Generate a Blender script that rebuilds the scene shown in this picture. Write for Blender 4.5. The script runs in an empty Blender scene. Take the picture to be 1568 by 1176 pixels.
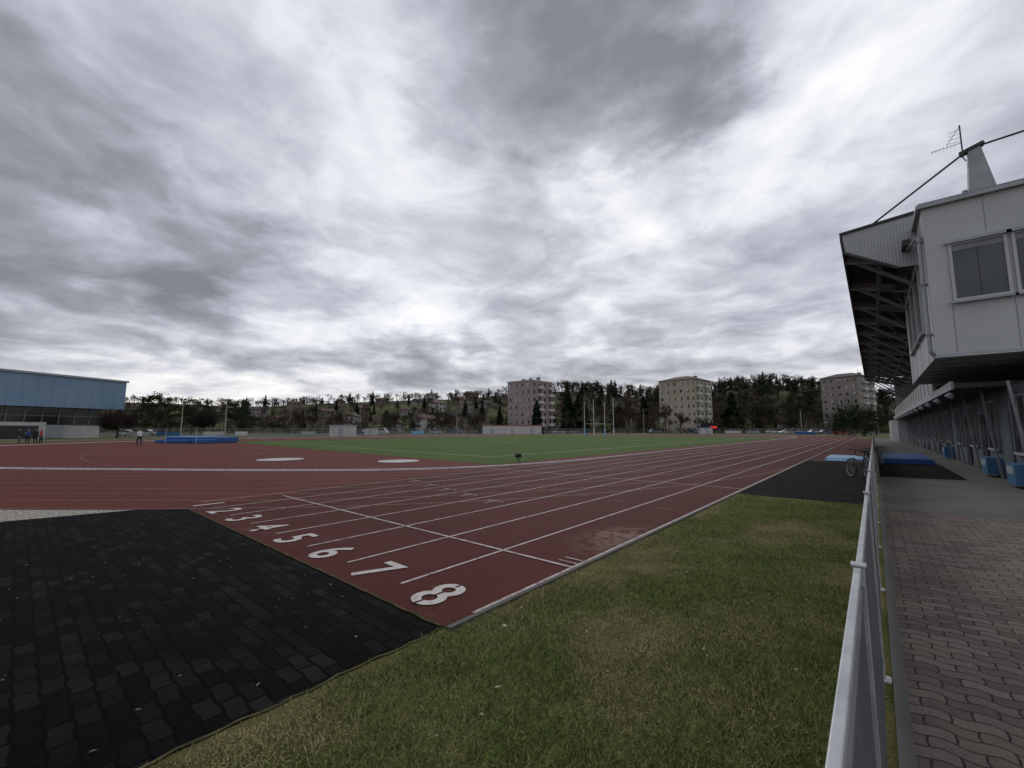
import bpy, math, random
import numpy as np
from mathutils import Vector, Matrix
random.seed(7); rng=np.random.default_rng(11)
S=bpy.context.scene
COL=S.collection
HEAD=math.radians(40.5)
CA,SA=math.cos(HEAD),math.sin(HEAD)
def W(r,d):
    """site frame (r metres east, d metres north of the gate) -> world xy ; the straight runs along +Y"""
    return (r*CA-d*SA, d*CA+r*SA)

# ------------------------------------------------------------ materials
def M(name,c,rough=.8,c2=None,scale=4,amt=.5,bump=0,bscale=40,metal=0,detail=6,spec=.3,ramp=(.35,.65)):
    m=bpy.data.materials.new(name); m.use_nodes=True
    nt=m.node_tree; N=nt.nodes; L=nt.links; b=N['Principled BSDF']
    b.inputs['Base Color'].default_value=(*c,1); b.inputs['Roughness'].default_value=rough
    b.inputs['Metallic'].default_value=metal; b.inputs['Specular IOR Level'].default_value=spec
    tc=N.new('ShaderNodeTexCoord')
    if c2:
        n=N.new('ShaderNodeTexNoise'); n.inputs['Scale'].default_value=scale; n.inputs['Detail'].default_value=detail
        L.new(tc.outputs['Object'],n.inputs['Vector'])
        r=N.new('ShaderNodeValToRGB'); r.color_ramp.elements[0].position=ramp[0]; r.color_ramp.elements[1].position=ramp[1]
        r.color_ramp.elements[0].color=(*c,1); r.color_ramp.elements[1].color=(*c2,1)
        L.new(n.outputs['Fac'],r.inputs['Fac']); L.new(r.outputs['Color'],b.inputs['Base Color'])
    if bump:
        n=N.new('ShaderNodeTexNoise'); n.inputs['Scale'].default_value=bscale; n.inputs['Detail'].default_value=4
        L.new(tc.outputs['Object'],n.inputs['Vector'])
        bp=N.new('ShaderNodeBump'); bp.inputs['Strength'].default_value=bump; bp.inputs['Distance'].default_value=.02
        L.new(n.outputs['Fac'],bp.inputs['Height']); L.new(bp.outputs['Normal'],b.inputs['Normal'])
    return m

class NB:
    """small node-graph helper"""
    def __init__(s,nt): s.nt=nt;s.N=nt.nodes;s.L=nt.links
    def put(s,sock,v):
        if hasattr(v,'is_output'): s.L.new(v,sock)
        else:
            if isinstance(v,tuple) and len(v)==3 and sock.type=='RGBA': v=(*v,1)
            sock.default_value=v
    def math(s,op,a,b=0.,c=None,clamp=False):
        n=s.N.new('ShaderNodeMath'); n.operation=op; n.use_clamp=clamp
        s.put(n.inputs[0],a); s.put(n.inputs[1],b)
        if c is not None: s.put(n.inputs[2],c)
        return n.outputs[0]
    def vmath(s,op,a,b=None,sc=None):
        n=s.N.new('ShaderNodeVectorMath'); n.operation=op; s.put(n.inputs[0],a)
        if b is not None: s.put(n.inputs[1],b)
        if sc is not None: s.put(n.inputs['Scale'],sc)
        return n.outputs['Value'] if op in('DOT_PRODUCT','LENGTH','DISTANCE') else n.outputs[0]
    def noise(s,vec,scale,detail=5,rough=.5,dist=0,out='Fac'):
        n=s.N.new('ShaderNodeTexNoise'); s.put(n.inputs['Vector'],vec); n.inputs['Scale'].default_value=scale
        n.inputs['Detail'].default_value=detail; n.inputs['Roughness'].default_value=rough; n.inputs['Distortion'].default_value=dist
        return n.outputs[out]
    def mix(s,f,a,b,mode='MIX'):
        n=s.N.new('ShaderNodeMix'); n.data_type='RGBA'; n.blend_type=mode
        s.put(n.inputs['Factor'],f); s.put(n.inputs[6],a); s.put(n.inputs[7],b); return n.outputs[2]
    def mr(s,v,a,b,c=0.,d=1.,smooth=False):
        n=s.N.new('ShaderNodeMapRange'); s.put(n.inputs[0],v); n.inputs[1].default_value=a;n.inputs[2].default_value=b
        n.inputs[3].default_value=c;n.inputs[4].default_value=d
        if smooth: n.interpolation_type='SMOOTHSTEP'
        return n.outputs[0]
    def ramp(s,f,els):
        n=s.N.new('ShaderNodeValToRGB'); cr=n.color_ramp
        while len(cr.elements)<len(els): cr.elements.new(.5)
        for e,(p,c) in zip(cr.elements,els): e.position=p; e.color=(*c,1)
        s.put(n.inputs[0],f); return n.outputs[0]
    def sep(s,v):
        n=s.N.new('ShaderNodeSeparateXYZ'); s.put(n.inputs[0],v); return n.outputs
    def comb(s,x,y,z=0.):
        n=s.N.new('ShaderNodeCombineXYZ'); s.put(n.inputs[0],x);s.put(n.inputs[1],y);s.put(n.inputs[2],z); return n.outputs[0]
    def bump(s,h,st=.5,dist=.02):
        n=s.N.new('ShaderNodeBump'); n.inputs['Strength'].default_value=st;n.inputs['Distance'].default_value=dist
        s.put(n.inputs['Height'],h); return n.outputs[0]
def newmat(name,spec=.3):
    m=bpy.data.materials.new(name); m.use_nodes=True; g=NB(m.node_tree)
    b=g.N['Principled BSDF']; tc=g.N.new('ShaderNodeTexCoord').outputs['Object']
    b.inputs['Specular IOR Level'].default_value=spec
    return m,g,b,tc

def track_mat(name,base,dark,dust=False):
    m,g,b,tc=newmat(name,.12)
    n1=g.noise(tc,.35,6,.6); n2=g.noise(tc,160,3,.6)
    st=g.noise(g.vmath('MULTIPLY',tc,(2.2,.12,1)),1.,5,.6)
    c=g.mix(g.mr(n1,.36,.64),base,dark)
    c=g.mix(g.mr(st,.45,.75,0,.7),c,tuple(x*.65 for x in dark))
    c=g.mix(g.mr(n2,.35,.7,0,.5),c,tuple(min(1,x*1.7) for x in base))
    pt=g.noise(tc,1.3,7,.7)
    c=g.mix(g.mr(pt,.60,.74,0,.4),c,(.17,.10,.08))
    if dust:   # sandy wear by the grass edge
        dd=g.vmath('DISTANCE',g.vmath('MULTIPLY',tc,(1,.55,0)),(-3.2,6.3*.55,0)); nn=g.noise(tc,5,6,.7)
        f=g.math('MULTIPLY',g.mr(dd,.1,.75,1,0,True),g.mr(nn,.42,.62,0,.75))
        c=g.mix(f,c,(.26,.19,.16))
    g.L.new(c,b.inputs['Base Color']); b.inputs['Roughness'].default_value=.85
    g.L.new(g.bump(n2,.5,.01),b.inputs['Normal']); return m
m_track=track_mat('track_rubber',(.106,.029,.021),(.08,.022,.017))
m_chute=track_mat('track_rubber_straight',(.076,.020,.016),(.055,.0145,.0125),True)

def paint(name,c,worn,lo,hi):
    m,g,b,tc=newmat(name); w=g.noise(tc,9,6,.7)
    g.L.new(g.mix(g.mr(w,lo,hi),c,worn),b.inputs['Base Color']); b.inputs['Roughness'].default_value=.7; return m
m_paint=paint('white_paint',(.42,.37,.35),(.16,.075,.065),.46,.68)
m_digit=paint('white_digit_paint',(.48,.44,.41),(.25,.16,.14),.50,.72)
m_faint=paint('worn_white_paint',(.22,.14,.12),(.11,.04,.032),.40,.66)
m_white=M('white_kerb',(.60,.60,.60),.6,(.42,.42,.42),5)
m,g,b,tc=newmat('pitch_grass',.1); n=g.noise(tc,.12,5,.6); n2=g.noise(tc,3,5,.7)
c=g.mix(g.mr(n,.35,.65),(.048,.092,.018),(.078,.118,.026)); c=g.mix(g.mr(n2,.4,.7,0,.5),c,(.038,.068,.014))
g.L.new(c,b.inputs['Base Color']); b.inputs['Roughness'].default_value=.95; m_pitch=m
m,g,b,tc=newmat('verge_grass',.05); n=g.noise(tc,1.1,7,.65); n2=g.noise(tc,70,5,.7)
c=g.mix(g.mr(n,.38,.62),(.10,.125,.035),(.25,.21,.10)); c=g.mix(g.mr(n2,.35,.65,0,.7),c,(.045,.05,.018))
g.L.new(c,b.inputs['Base Color']); g.L.new(g.bump(n2,1.,.03),b.inputs['Normal']); b.inputs['Roughness'].default_value=.95; m_verge=m
m_ground=M('outer_ground',(.08,.10,.04),.95,(.13,.115,.07),.05,ramp=(.4,.6),spec=.05)
def pavers(name,c1,c2,joint,patch,bw,bh,amp,rough,js,patchamt,spec,cs=.5,offs=.5,bst=.8,pr=(.45,.68),bias=-.2):
    m,g,b,tc=newmat(name,spec)
    s=g.sep(tc)
    wav=g.math('SINE',g.math('MULTIPLY',s[0],2*math.pi/bw))
    y=g.math('ADD',s[1],g.math('MULTIPLY',wav,amp))
    wx=g.math('SINE',g.math('MULTIPLY',s[1],math.pi/bh)); x=g.math('ADD',s[0],g.math('MULTIPLY',wx,amp*.5))
    br=g.N.new('ShaderNodeTexBrick'); g.L.new(g.comb(x,y,0.),br.inputs['Vector'])
    br.inputs['Scale'].default_value=1; br.inputs['Brick Width'].default_value=bw; br.inputs['Row Height'].default_value=bh
    br.inputs['Mortar Size'].default_value=js*.5; br.inputs['Mortar Smooth'].default_value=.35; br.offset=offs; br.inputs['Bias'].default_value=bias
    br.inputs['Color1'].default_value=(*c1,1); br.inputs['Color2'].default_value=(*c2,1); br.inputs['Mortar'].default_value=(*joint,1)
    n=g.noise(tc,.8,6,.65); n2=g.noise(tc,60,4,.7)
    c=g.mix(g.mr(n,pr[0],pr[1],0,patchamt),br.outputs['Color'],patch,'MIX')
    c=g.mix(br.outputs['Fac'],c,joint); c=g.mix(g.mr(n2,.3,.7,0,cs),c,tuple(q*.35 for q in c1))
    g.L.new(c,b.inputs['Base Color']); b.inputs['Roughness'].default_value=rough
    hgt=g.math('ADD',g.math('SUBTRACT',1.,br.outputs['Fac']),g.math('MULTIPLY',n2,.35))
    g.L.new(g.bump(hgt,bst,.012),b.inputs['Normal']); return m
m_mat=pavers('black_rubber_pavers',(.003,.003,.0033),(.026,.026,.028),(.0008,.0008,.0008),(.003,.003,.0035),.24,.12,.006,.85,.020,.7,.05,bst=1.,pr=(.46,.6),bias=-.35)
m_pav=pavers('brick_pavers',(.125,.098,.086),(.24,.195,.17),(.035,.03,.025),(.21,.185,.14),.225,.112,.017,.8,.013,.6,.2,pr=(.5,.62))
m_conc=M('concrete_slab',(.080,.080,.076),.85,(.12,.115,.105),.6,bump=.3,bscale=30,spec=.2)
m_asph=M('asphalt',(.05,.05,.052),.9,(.07,.07,.07),.5)
m_grav=M('gravel',(.14,.125,.10),.95,(.42,.39,.34),24,bump=1,bscale=40,ramp=(.42,.58),detail=4)
m_soil=M('soil_edge',(.12,.10,.05),.95,(.05,.06,.025),6,bump=1,bscale=60,spec=.05)

m_wpanel=M('white_cladding',(.40,.41,.41),.6,(.33,.34,.345),.9,ramp=(.3,.8))
m_grey=M('grey_metal',(.20,.21,.22),.55,(.15,.16,.17),2,metal=.1)
m_lgrey=M('light_grey_metal',(.32,.335,.35),.55,(.25,.265,.28),3)
m_galv=M('galvanised_steel',(.42,.43,.44),.5,(.32,.33,.345),14,metal=.25)
m_slat=M('fence_slats',(.11,.115,.12),.6,(.075,.08,.085),6)
m_dark=M('dark_metal',(.035,.038,.04),.6,(.05,.052,.055),3)
m_black=M('black_rubber',(.012,.012,.013),.7)
m_dgreen=M('cabin_soffit_panel',(.42,.46,.44),.6,(.34,.38,.36),2)
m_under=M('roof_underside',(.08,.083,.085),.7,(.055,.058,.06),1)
m_glass=M('window_glass',(.03,.036,.04),.08,spec=.6)
m_glassd=M('window_glass_dark',(.015,.018,.02),.2,spec=.4)
m_blue=M('blue_vinyl',(.02,.09,.27),.55,(.018,.07,.22),1.5)
m_lblue=M('light_blue_vinyl',(.20,.37,.55),.5,(.15,.31,.5),2)
m_hall=M('hall_blue_cladding',(.15,.235,.34),.5,(.18,.265,.37),.2)
m_hallb=M('hall_blue_panel',(.04,.12,.24),.5,(.05,.14,.26),.6)
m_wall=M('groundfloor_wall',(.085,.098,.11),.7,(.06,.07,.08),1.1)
m_render=M('pink_render',(.30,.235,.23),.85,(.25,.20,.195),.4)
m_cream=M('cream_render',(.36,.325,.25),.85,(.30,.27,.21),.4)
m_cream2=M('beige_render',(.23,.205,.18),.85,(.19,.17,.15),.4)
m_hw=[M('house_render_grey',(.22,.21,.195),.85,(.17,.165,.155),.5),M('house_render_ochre',(.20,.16,.12),.85,(.16,.13,.10),.5),M('house_render_white',(.40,.39,.37),.85,(.32,.31,.30),.5),M('house_render_stone',(.16,.14,.12),.85,(.12,.105,.09),.5)]
m_balc=M('balcony_white',(.46,.45,.44),.7,(.37,.365,.36),1)
m_roof=M('roof_tile',(.105,.058,.044),.85,(.07,.043,.035),.8)
m_roofb=M('roof_brown',(.08,.06,.052),.85,(.10,.078,.07),.8)
m_red=M('red_paint',(.28,.05,.03),.6,(.22,.04,.03),2)
m_conifer=M('conifer_needles',(.012,.022,.011),.9,(.024,.034,.016),.35,spec=.05)
m_cedar=M('cedar_needles',(.018,.030,.013),.9,(.040,.052,.023),.5,spec=.05)
m_twig=M('bare_twigs',(.056,.038,.031),.9,(.092,.064,.050),.08,spec=.05)
m_twig2=M('bare_twigs_dark',(.028,.022,.020),.9,(.045,.034,.030),.3,spec=.05)
m_bark=M('bark',(.05,.038,.03),.9,(.085,.065,.05),3,spec=.05)
m_shrub=M('shrub_leaves',(.035,.048,.017),.9,(.08,.07,.03),.15,spec=.05)
m_hill=M('hill_scrub',(.045,.038,.025),.95,(.075,.09,.036),.03,spec=.05,ramp=(.45,.62))

# ------------------------------------------------------------ mesh builders
def finish(ob,parent=None):
    COL.objects.link(ob)
    if parent: ob.parent=parent
    return ob
def empty(name,loc=(0,0,0),rz=0):
    e=bpy.data.objects.new(name,None); e.location=loc; e.rotation_euler[2]=rz; COL.objects.link(e); return e
class B:
    def __init__(s): s.v=[];s.f=[];s.m=[];s.mats=[]
    def mi(s,m):
        if m not in s.mats: s.mats.append(m)
        return s.mats.index(m)
    def add(s,vs,fs,m):
        o=len(s.v); s.v+= [tuple(x) for x in vs]; s.f+=[tuple(o+i for i in f) for f in fs]; s.m+=[s.mi(m)]*len(fs)
    def box(s,x0,x1,y0,y1,z0,z1,m):
        vs=[(x0,y0,z0),(x1,y0,z0),(x1,y1,z0),(x0,y1,z0),(x0,y0,z1),(x1,y0,z1),(x1,y1,z1),(x0,y1,z1)]
        s.add(vs,[(0,3,2,1),(4,5,6,7),(0,1,5,4),(1,2,6,5),(2,3,7,6),(3,0,4,7)],m)
    def beam(s,p0,p1,w,h,m):
        p0=Vector(p0);p1=Vector(p1);d=(p1-p0).normalized();up=Vector((0,0,1))
        if abs(d.z)>.95: up=Vector((0,1,0))
        a=d.cross(up).normalized()*w/2; c=a.cross(d).normalized()*h/2
        vs=[p0-a-c,p0+a-c,p0+a+c,p0-a+c,p1-a-c,p1+a-c,p1+a+c,p1-a+c]
        s.add(vs,[(0,1,2,3),(7,6,5,4),(0,4,5,1),(1,5,6,2),(2,6,7,3),(3,7,4,0)],m)
    def tube(s,p0,p1,r,m,r2=None,n=8,caps=True):
        p0=Vector(p0);p1=Vector(p1);d=(p1-p0).normalized();up=Vector((0,0,1)) if abs(d.z)<.95 else Vector((0,1,0))
        a=d.cross(up).normalized(); c=a.cross(d); r2=r if r2 is None else r2; vs=[]
        for P,R in((p0,r),(p1,r2)):
            for i in range(n):
                t=2*math.pi*i/n; vs.append(P+a*math.cos(t)*R+c*math.sin(t)*R)
        fs=[(i,i+n,(i+1)%n+n,(i+1)%n) for i in range(n)]
        if caps: fs+=[tuple(range(n)),tuple(range(2*n-1,n-1,-1))]
        s.add(vs,fs,m)
    def ring(s,c,R,r,m,axis='x',n=24,k=6):
        vs=[];fs=[]
        for i in range(n):
            t=2*math.pi*i/n
            for j in range(k):
                q=2*math.pi*j/k; rr=R+r*math.cos(q); o=r*math.sin(q)
                if axis=='x': vs.append((c[0]+o,c[1]+rr*math.cos(t),c[2]+rr*math.sin(t)))
                else: vs.append((c[0]+rr*math.cos(t),c[1]+o,c[2]+rr*math.sin(t)))
        for i in range(n):
            for j in range(k): fs.append((i*k+j,((i+1)%n)*k+j,((i+1)%n)*k+(j+1)%k,i*k+(j+1)%k))
        s.add(vs,fs,m)
    def poly(s,pts,z,m):
        s.add([(p[0],p[1],z) for p in pts],[tuple(range(len(pts)))],m)
    def prism(s,pts,y0,y1,m):
        n=len(pts); vs=[(p[0],y0,p[1]) for p in pts]+[(p[0],y1,p[1]) for p in pts]
        s.add(vs,[tuple(range(n)),tuple(range(2*n-1,n-1,-1))]+[(i,i+n,(i+1)%n+n,(i+1)%n) for i in range(n)],m)
    def ribbon(s,pts,w,z,m,closed=False):
        P=[Vector((p[0],p[1],0)) for p in pts]; n=len(P); vs=[]
        for i in range(n):
            a=P[(i-1)%n] if closed or i>0 else P[i]; c=P[(i+1)%n] if closed or i<n-1 else P[i]
            t=(c-a).normalized(); nn=Vector((t.y,-t.x,0))*w/2
            vs+=[(P[i]-nn)[:2]+(z,),(P[i]+nn)[:2]+(z,)]
        k=n if closed else n-1
        s.add(vs,[(2*i,2*i+1,(2*i+3)%(2*n),(2*i+2)%(2*n)) for i in range(k)],m)
    def obj(s,name,parent=None,loc=(0,0,0),rz=0,bevel=0,smooth=False):
        me=bpy.data.meshes.new(name); me.from_pydata(s.v,[],s.f)
        for m in s.mats: me.materials.append(m)
        me.polygons.foreach_set('material_index',s.m)
        if smooth: me.polygons.foreach_set('use_smooth',[True]*len(s.f))
        me.update(); ob=bpy.data.objects.new(name,me); ob.location=loc; ob.rotation_euler[2]=rz
        if bevel:
            bv=ob.modifiers.new('bev','BEVEL'); bv.width=bevel; bv.segments=2; bv.limit_method='ANGLE'
        return finish(ob,parent)
def trimesh(name,V,mats,idx,loc=(0,0,0)):
    V=np.asarray(V,dtype=np.float32).reshape(-1,3); n=len(V)//3
    me=bpy.data.meshes.new(name); me.vertices.add(n*3); me.vertices.foreach_set('co',V.ravel())
    me.loops.add(n*3); me.loops.foreach_set('vertex_index',np.arange(n*3,dtype=np.int32))
    me.polygons.add(n); me.polygons.foreach_set('loop_start',np.arange(0,n*3,3,dtype=np.int32)); me.polygons.foreach_set('loop_total',np.full(n,3,dtype=np.int32))
    for m in mats: me.materials.append(m)
    me.polygons.foreach_set('material_index',np.asarray(idx,dtype=np.int32)); me.update(calc_edges=True)
    ob=bpy.data.objects.new(name,me); ob.location=loc; return finish(ob)

# ------------------------------------------------------------ ground sheets
b=B(); b.poly([(-3000,-3000),(3000,-3000),(3000,3000),(-3000,3000)],0,m_ground); b.obj('ground')
b=B(); b.poly([(-2.96,-8),(-.02,-8),(-.02,12.62),(-2.96,12.62)],.004,m_verge); b.obj('grass_verge')
b=B(); b.poly([(-12.45,-7),(-2.95,-7),(-2.95,2.53),(-11.6,2.53),(-12.1,1.75),(-12.45,0)],.008,m_mat); b.obj('rubber_paving')
b=B(); b.ribbon([(-2.955+.012*math.sin(i*2.1)+.01*math.sin(i*.7),-7+i*.1) for i in range(96)],.022,.0125,m_soil)
b.ribbon([(-11.6+i*.1,2.54+.008*math.sin(i*1.7)) for i in range(87)],.025,.0165,m_soil); b.obj('soil_edge')
b=B(); b.poly([(-17,-8),(-12.46,-7),(-12.46,0),(-12.11,1.75),(-11.8,3),(-17,3)],.006,m_grav); b.obj('gravel_strip')
b=B(); b.poly([(-2.85,12.65),(-.12,12.65),(-.12,28.2),(-2.85,28.2)],.008,m_mat); b.obj('rubber_paving')
b=B(); b.poly([(-2.85,28.2),(-.12,28.2),(-.12,100),(-2.85,100)],.008,m_chute); b.obj('track_side_strip')
b=B(); b.poly([(.0,-6),(12,-6),(12,12.33),(.0,12.33)],.006,m_pav); b.obj('brick_paved_path')
b=B(); b.poly([(.0,12.35),(12,12.35),(12,100),(.0,100)],.005,m_conc); b.obj('concrete_apron')
b=B(); b.poly([(.05,20.4),(2.3,20.9),(2.3,28.5),(.05,28.5)],.009,m_mat); b.obj('rubber_paving')

ctl=[(-12.1,101),(-12.1,80),(-12.1,60),(-12.1,42),(-12.1,30),(-12.2,23),(-12.6,17.5),(-13.6,13.4),(-15.6,10),(-19.4,6.5),(-24,3.1),(-29,-.4),(-36,-4),(-44,-6.6),(-53,-7),(-63,-4),(-72,3),(-80,14),(-84.3,28),(-85,44),(-85,62),(-85,82),(-85,101)]
for i in range(1,12):
    t=math.pi-math.pi*i/12; ctl.append((-48.55+36.45*math.cos(t),101+36.45*math.sin(t)))
def catmull(P,k=8):
    out=[];n=len(P)
    for i in range(n):
        p0,p1,p2,p3=[np.array(P[(i+j-1)%n]) for j in range(4)]
        for q in range(k):
            t=q/k; out.append(tuple(.5*((2*p1)+(-p0+p2)*t+(2*p0-5*p1+4*p2-p3)*t*t+(-p0+3*p1-3*p2+p3)*t**3)))
    return out
loop=catmull(ctl)
def wf(p):
    t=min(max((p[1]-9)/14,0),1); return .90+.10*t*t*(3-2*t)
def offset(P,d,sc=True):
    n=len(P);out=[]
    for i in range(n):
        a=np.array(P[(i-1)%n]);c=np.array(P[(i+1)%n]);t=(c-a)/np.linalg.norm(c-a); q=d*(wf(P[i]) if sc else 1)
        out.append((P[i][0]-t[1]*q,P[i][1]+t[0]*q))
    return out
LW=1.15
b=B(); b.poly(offset(loop,LW*8),.011,m_track); b.obj('running_track')
b=B(); b.poly([(-11.62,2.55),(-2.92,2.55),(-2.92,130),(-12.0,130),(-12.0,20),(-12.6,12),(-12.2,6)],.015,m_chute)
b.obj('running_track_straight')
b=B(); b.poly([(-14.0,15.2),(-13.6,102),(-74,104),(-66,18.4)],.019,m_pitch); b.obj('grass_pitch')
b=B()
for i in range(1,9): b.ribbon(offset(loop,LW*i),.05,.0190,m_faint,True)
for i in range(0,9):
    x=-2.95-LW*i; b.ribbon([(x,2.9),(x,40),(x,130)],.045,.0215,m_paint)
b.ribbon([(-11.7,4.6),(-2.93,4.6)],.05,.024,m_paint)
b.ribbon([(-12.9,13.6),(-2.93,13.6)],.05,.024,m_paint)
for i in range(8):
    x=-2.95-LW*(i+.5)
    for yy in (9.2,31.,47): b.ribbon([(x-.16,yy+i*.21),(x+.16,yy+i*.21)],.04,.024,m_faint)
    if i>2: b.ribbon([(x,6.3+i*.3),(x,6.65+i*.3)],.045,.024,m_paint); b.ribbon([(x-.25,6.65+i*.3),(x+.25,6.65+i*.3)],.04,.0245,m_paint)
b.ribbon([(-3.25,4.75),(-2.98,4.75)],.03,.024,m_paint); b.ribbon([(-3.25,4.9),(-2.98,4.9)],.03,.024,m_paint)
b.ribbon([(-50,6),(-43,3.6),(-36,2.6),(-30,2.6),(-26.5,3.2)],.05,.024,m_faint)
b.ribbon([(-43,3.6),(-45,12),(-47,18)],.05,.0245,m_faint)
b.ribbon([(-34,12),(-27,8),(-24,12)],.05,.024,m_faint)
b.ribbon([(-18,19),(-18,98)],.12,.024,m_paint); b.ribbon([(-18,19),(-64,22)],.12,.0245,m_paint); b.ribbon([(-18,60),(-70,60)],.12,.0245,m_paint)
b.ribbon([(-18,41),(-68,42)],.1,.0245,m_paint)
b.obj('lane_markings')
for i,ch in enumerate('87654321'):
    cu=bpy.data.curves.new('lane_number','FONT'); cu.body=ch; cu.size=1; cu.offset=.015; cu.align_x='CENTER'
    t=bpy.data.objects.new('tmp',cu); COL.objects.link(t); bpy.context.view_layer.update()
    me=bpy.data.meshes.new_from_object(t); bpy.data.objects.remove(t)
    for v in me.vertices: v.co.x*=.80; v.co.y*=.84
    me.materials.clear(); me.materials.append(m_digit)
    o=bpy.data.objects.new('lane_number',me); o.location=(-2.97-LW*(i+.5),2.70,.0245); finish(o)
b=B()   # stencil bridges of the numbers
x8=-2.97-LW*.5
for yy in(2.66,2.93,3.22): b.ribbon([(x8,yy),(x8,yy+.12)],.028,.0275,m_chute)
b.obj('stencil_gaps')
b=B(); P=offset(loop,.05,False); Q=offset(loop,-.06,False); n=len(P)
vs=[(*p,.012) for p in P]+[(*p,.075) for p in P]+[(*p,.075) for p in Q]+[(*p,.012) for p in Q]
b.add(vs,[(k*n+i,k*n+(i+1)%n,(k+1)*n+(i+1)%n,(k+1)*n+i) for k in range(3) for i in range(n)],m_white); b.obj('track_kerb')
b=B(); b.box(-2.92,-2.87,2.55,12.6,0,.03,m_conc); b.box(-2.92,-2.87,12.61,100,0,.028,m_conc); b.obj('track_edge_stone')
b=B(); b.box(-.02,.05,-3,12.3,0,.03,m_conc); b.obj('path_edging')
def disc(name,x,y,r):
    b=B(); b.poly([(x+r*math.cos(i*math.pi/20),y+r*math.sin(i*math.pi/20)) for i in range(40)],.027,M(name+'_concrete',(.50,.48,.45),.8,(.38,.36,.34),1.5))
    b.ribbon([(x+(r+.04)*math.cos(i*math.pi/20),y+(r+.04)*math.sin(i*math.pi/20)) for i in range(40)],.08,.031,m_white,True)
    b.obj(name)
disc('throwing_circle',-25.5,9.8,1.1); disc('throwing_circle',-19.4,13.4,1.0)

# ------------------------------------------------------------ grass blades
def patch(x,y): return np.sin(x*1.9+1+.6*np.sin(y*2.1))*np.sin(y*1.3+.5+.8*np.sin(x*1.7))+.5*np.sin(x*4.3+1.3*np.sin(y*2.7))*np.sin(y*3.7+x)
def blades(x0,x1,y0,y1,dens,L):
    n=int((x1-x0)*(y1-y0)*dens); x=rng.uniform(x0,x1,n); y=rng.uniform(y0,y1,n)
    pat=patch(x,y); fine=np.sin(x*17+2*np.sin(y*11))*np.sin(y*15+2*np.sin(x*13)); cl=.85-.22*pat+.26*fine
    a=rng.uniform(0,2*np.pi,n); l=L*rng.uniform(.45,1.25,n)*cl; w=rng.uniform(.002,.004,n); lean=rng.uniform(.3,1.45,n); d=rng.uniform(0,2*np.pi,n)
    keep=rng.uniform(0,1,n)<(np.clip((x+2.90+.05*np.sin(y*9)+.03*np.sin(y*31))/.12,0,1)*.9+.1)*(1-.5*np.clip(pat,0,1))
    V=np.zeros((n,3,3),np.float32); z0=.004
    V[:,0]=np.c_[x-np.cos(a)*w,y-np.sin(a)*w,np.full(n,z0)]; V[:,1]=np.c_[x+np.cos(a)*w,y+np.sin(a)*w,np.full(n,z0)]
    V[:,2]=np.c_[x+np.cos(d)*l*np.sin(lean),y+np.sin(d)*l*np.sin(lean),z0+l*np.cos(lean)]
    edge=np.exp(-np.abs(x+2.9)/.35)*(1+.5*np.sin(y*2.2))+.4*np.exp(-np.abs(x+.1)/.2)
    pr=rng.uniform(0,1,n); idx=np.where(pr<.10+.45*edge+.75*np.clip(pat-.1,0,1),2,np.where(pr<.55-.2*fine,0,1))
    return V[keep],idx[keep]
m_b=[M('grass_blade',(.165,.215,.055),.8,(.21,.25,.08),2.2,spec=.1),M('grass_blade_dark',(.070,.105,.028),.8,(.11,.145,.045),2,spec=.1),M('grass_blade_straw',(.38,.32,.17),.85,(.29,.26,.12),3,spec=.1)]
V1,i1=blades(-2.95,-.08,-.3,5.5,12000,.046); V2,i2=blades(-2.95,-.08,5.5,12.6,6000,.048)
trimesh('grass',np.concatenate([V1,V2]),m_b,np.concatenate([i1,i2]))
n=80; V=[]
for i in range(n):
    x=random.uniform(-2.85,-.2); y=random.uniform(.8,10); s=random.uniform(.005,.010) if i>3 else .018; a=random.uniform(0,6.28); z=.045
    p=[(x+math.cos(a+t)*s*q,y+math.sin(a+t)*s*q,z+random.uniform(-.008,.008)) for t,q in((0,1.6),(1.6,.7),(3.14,1.5),(4.7,.7))]
    V+=[p[0],p[1],p[2],p[0],p[2],p[3]]
trimesh('fallen_leaves',V,[M('dry_leaf',(.5,.48,.42),.8,(.3,.24,.14),30)],[0]*(2*n))
V=[]
for i in range(60):
    x=random.uniform(-9,-3.1); y=random.uniform(-.5,2.4); s=random.uniform(.006,.014); a=random.uniform(0,6.28); z=.014
    p=[(x+math.cos(a+t)*s*q,y+math.sin(a+t)*s*q,z+random.uniform(0,.008)) for t,q in((0,1.6),(1.6,.7),(3.14,1.5),(4.7,.7))]
    V+=[p[0],p[1],p[2],p[0],p[2],p[3]]
trimesh('leaf_litter',V,[M('leaf_fragment',(.12,.11,.09),.8,(.2,.17,.12),30)],[0]*120)

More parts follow.
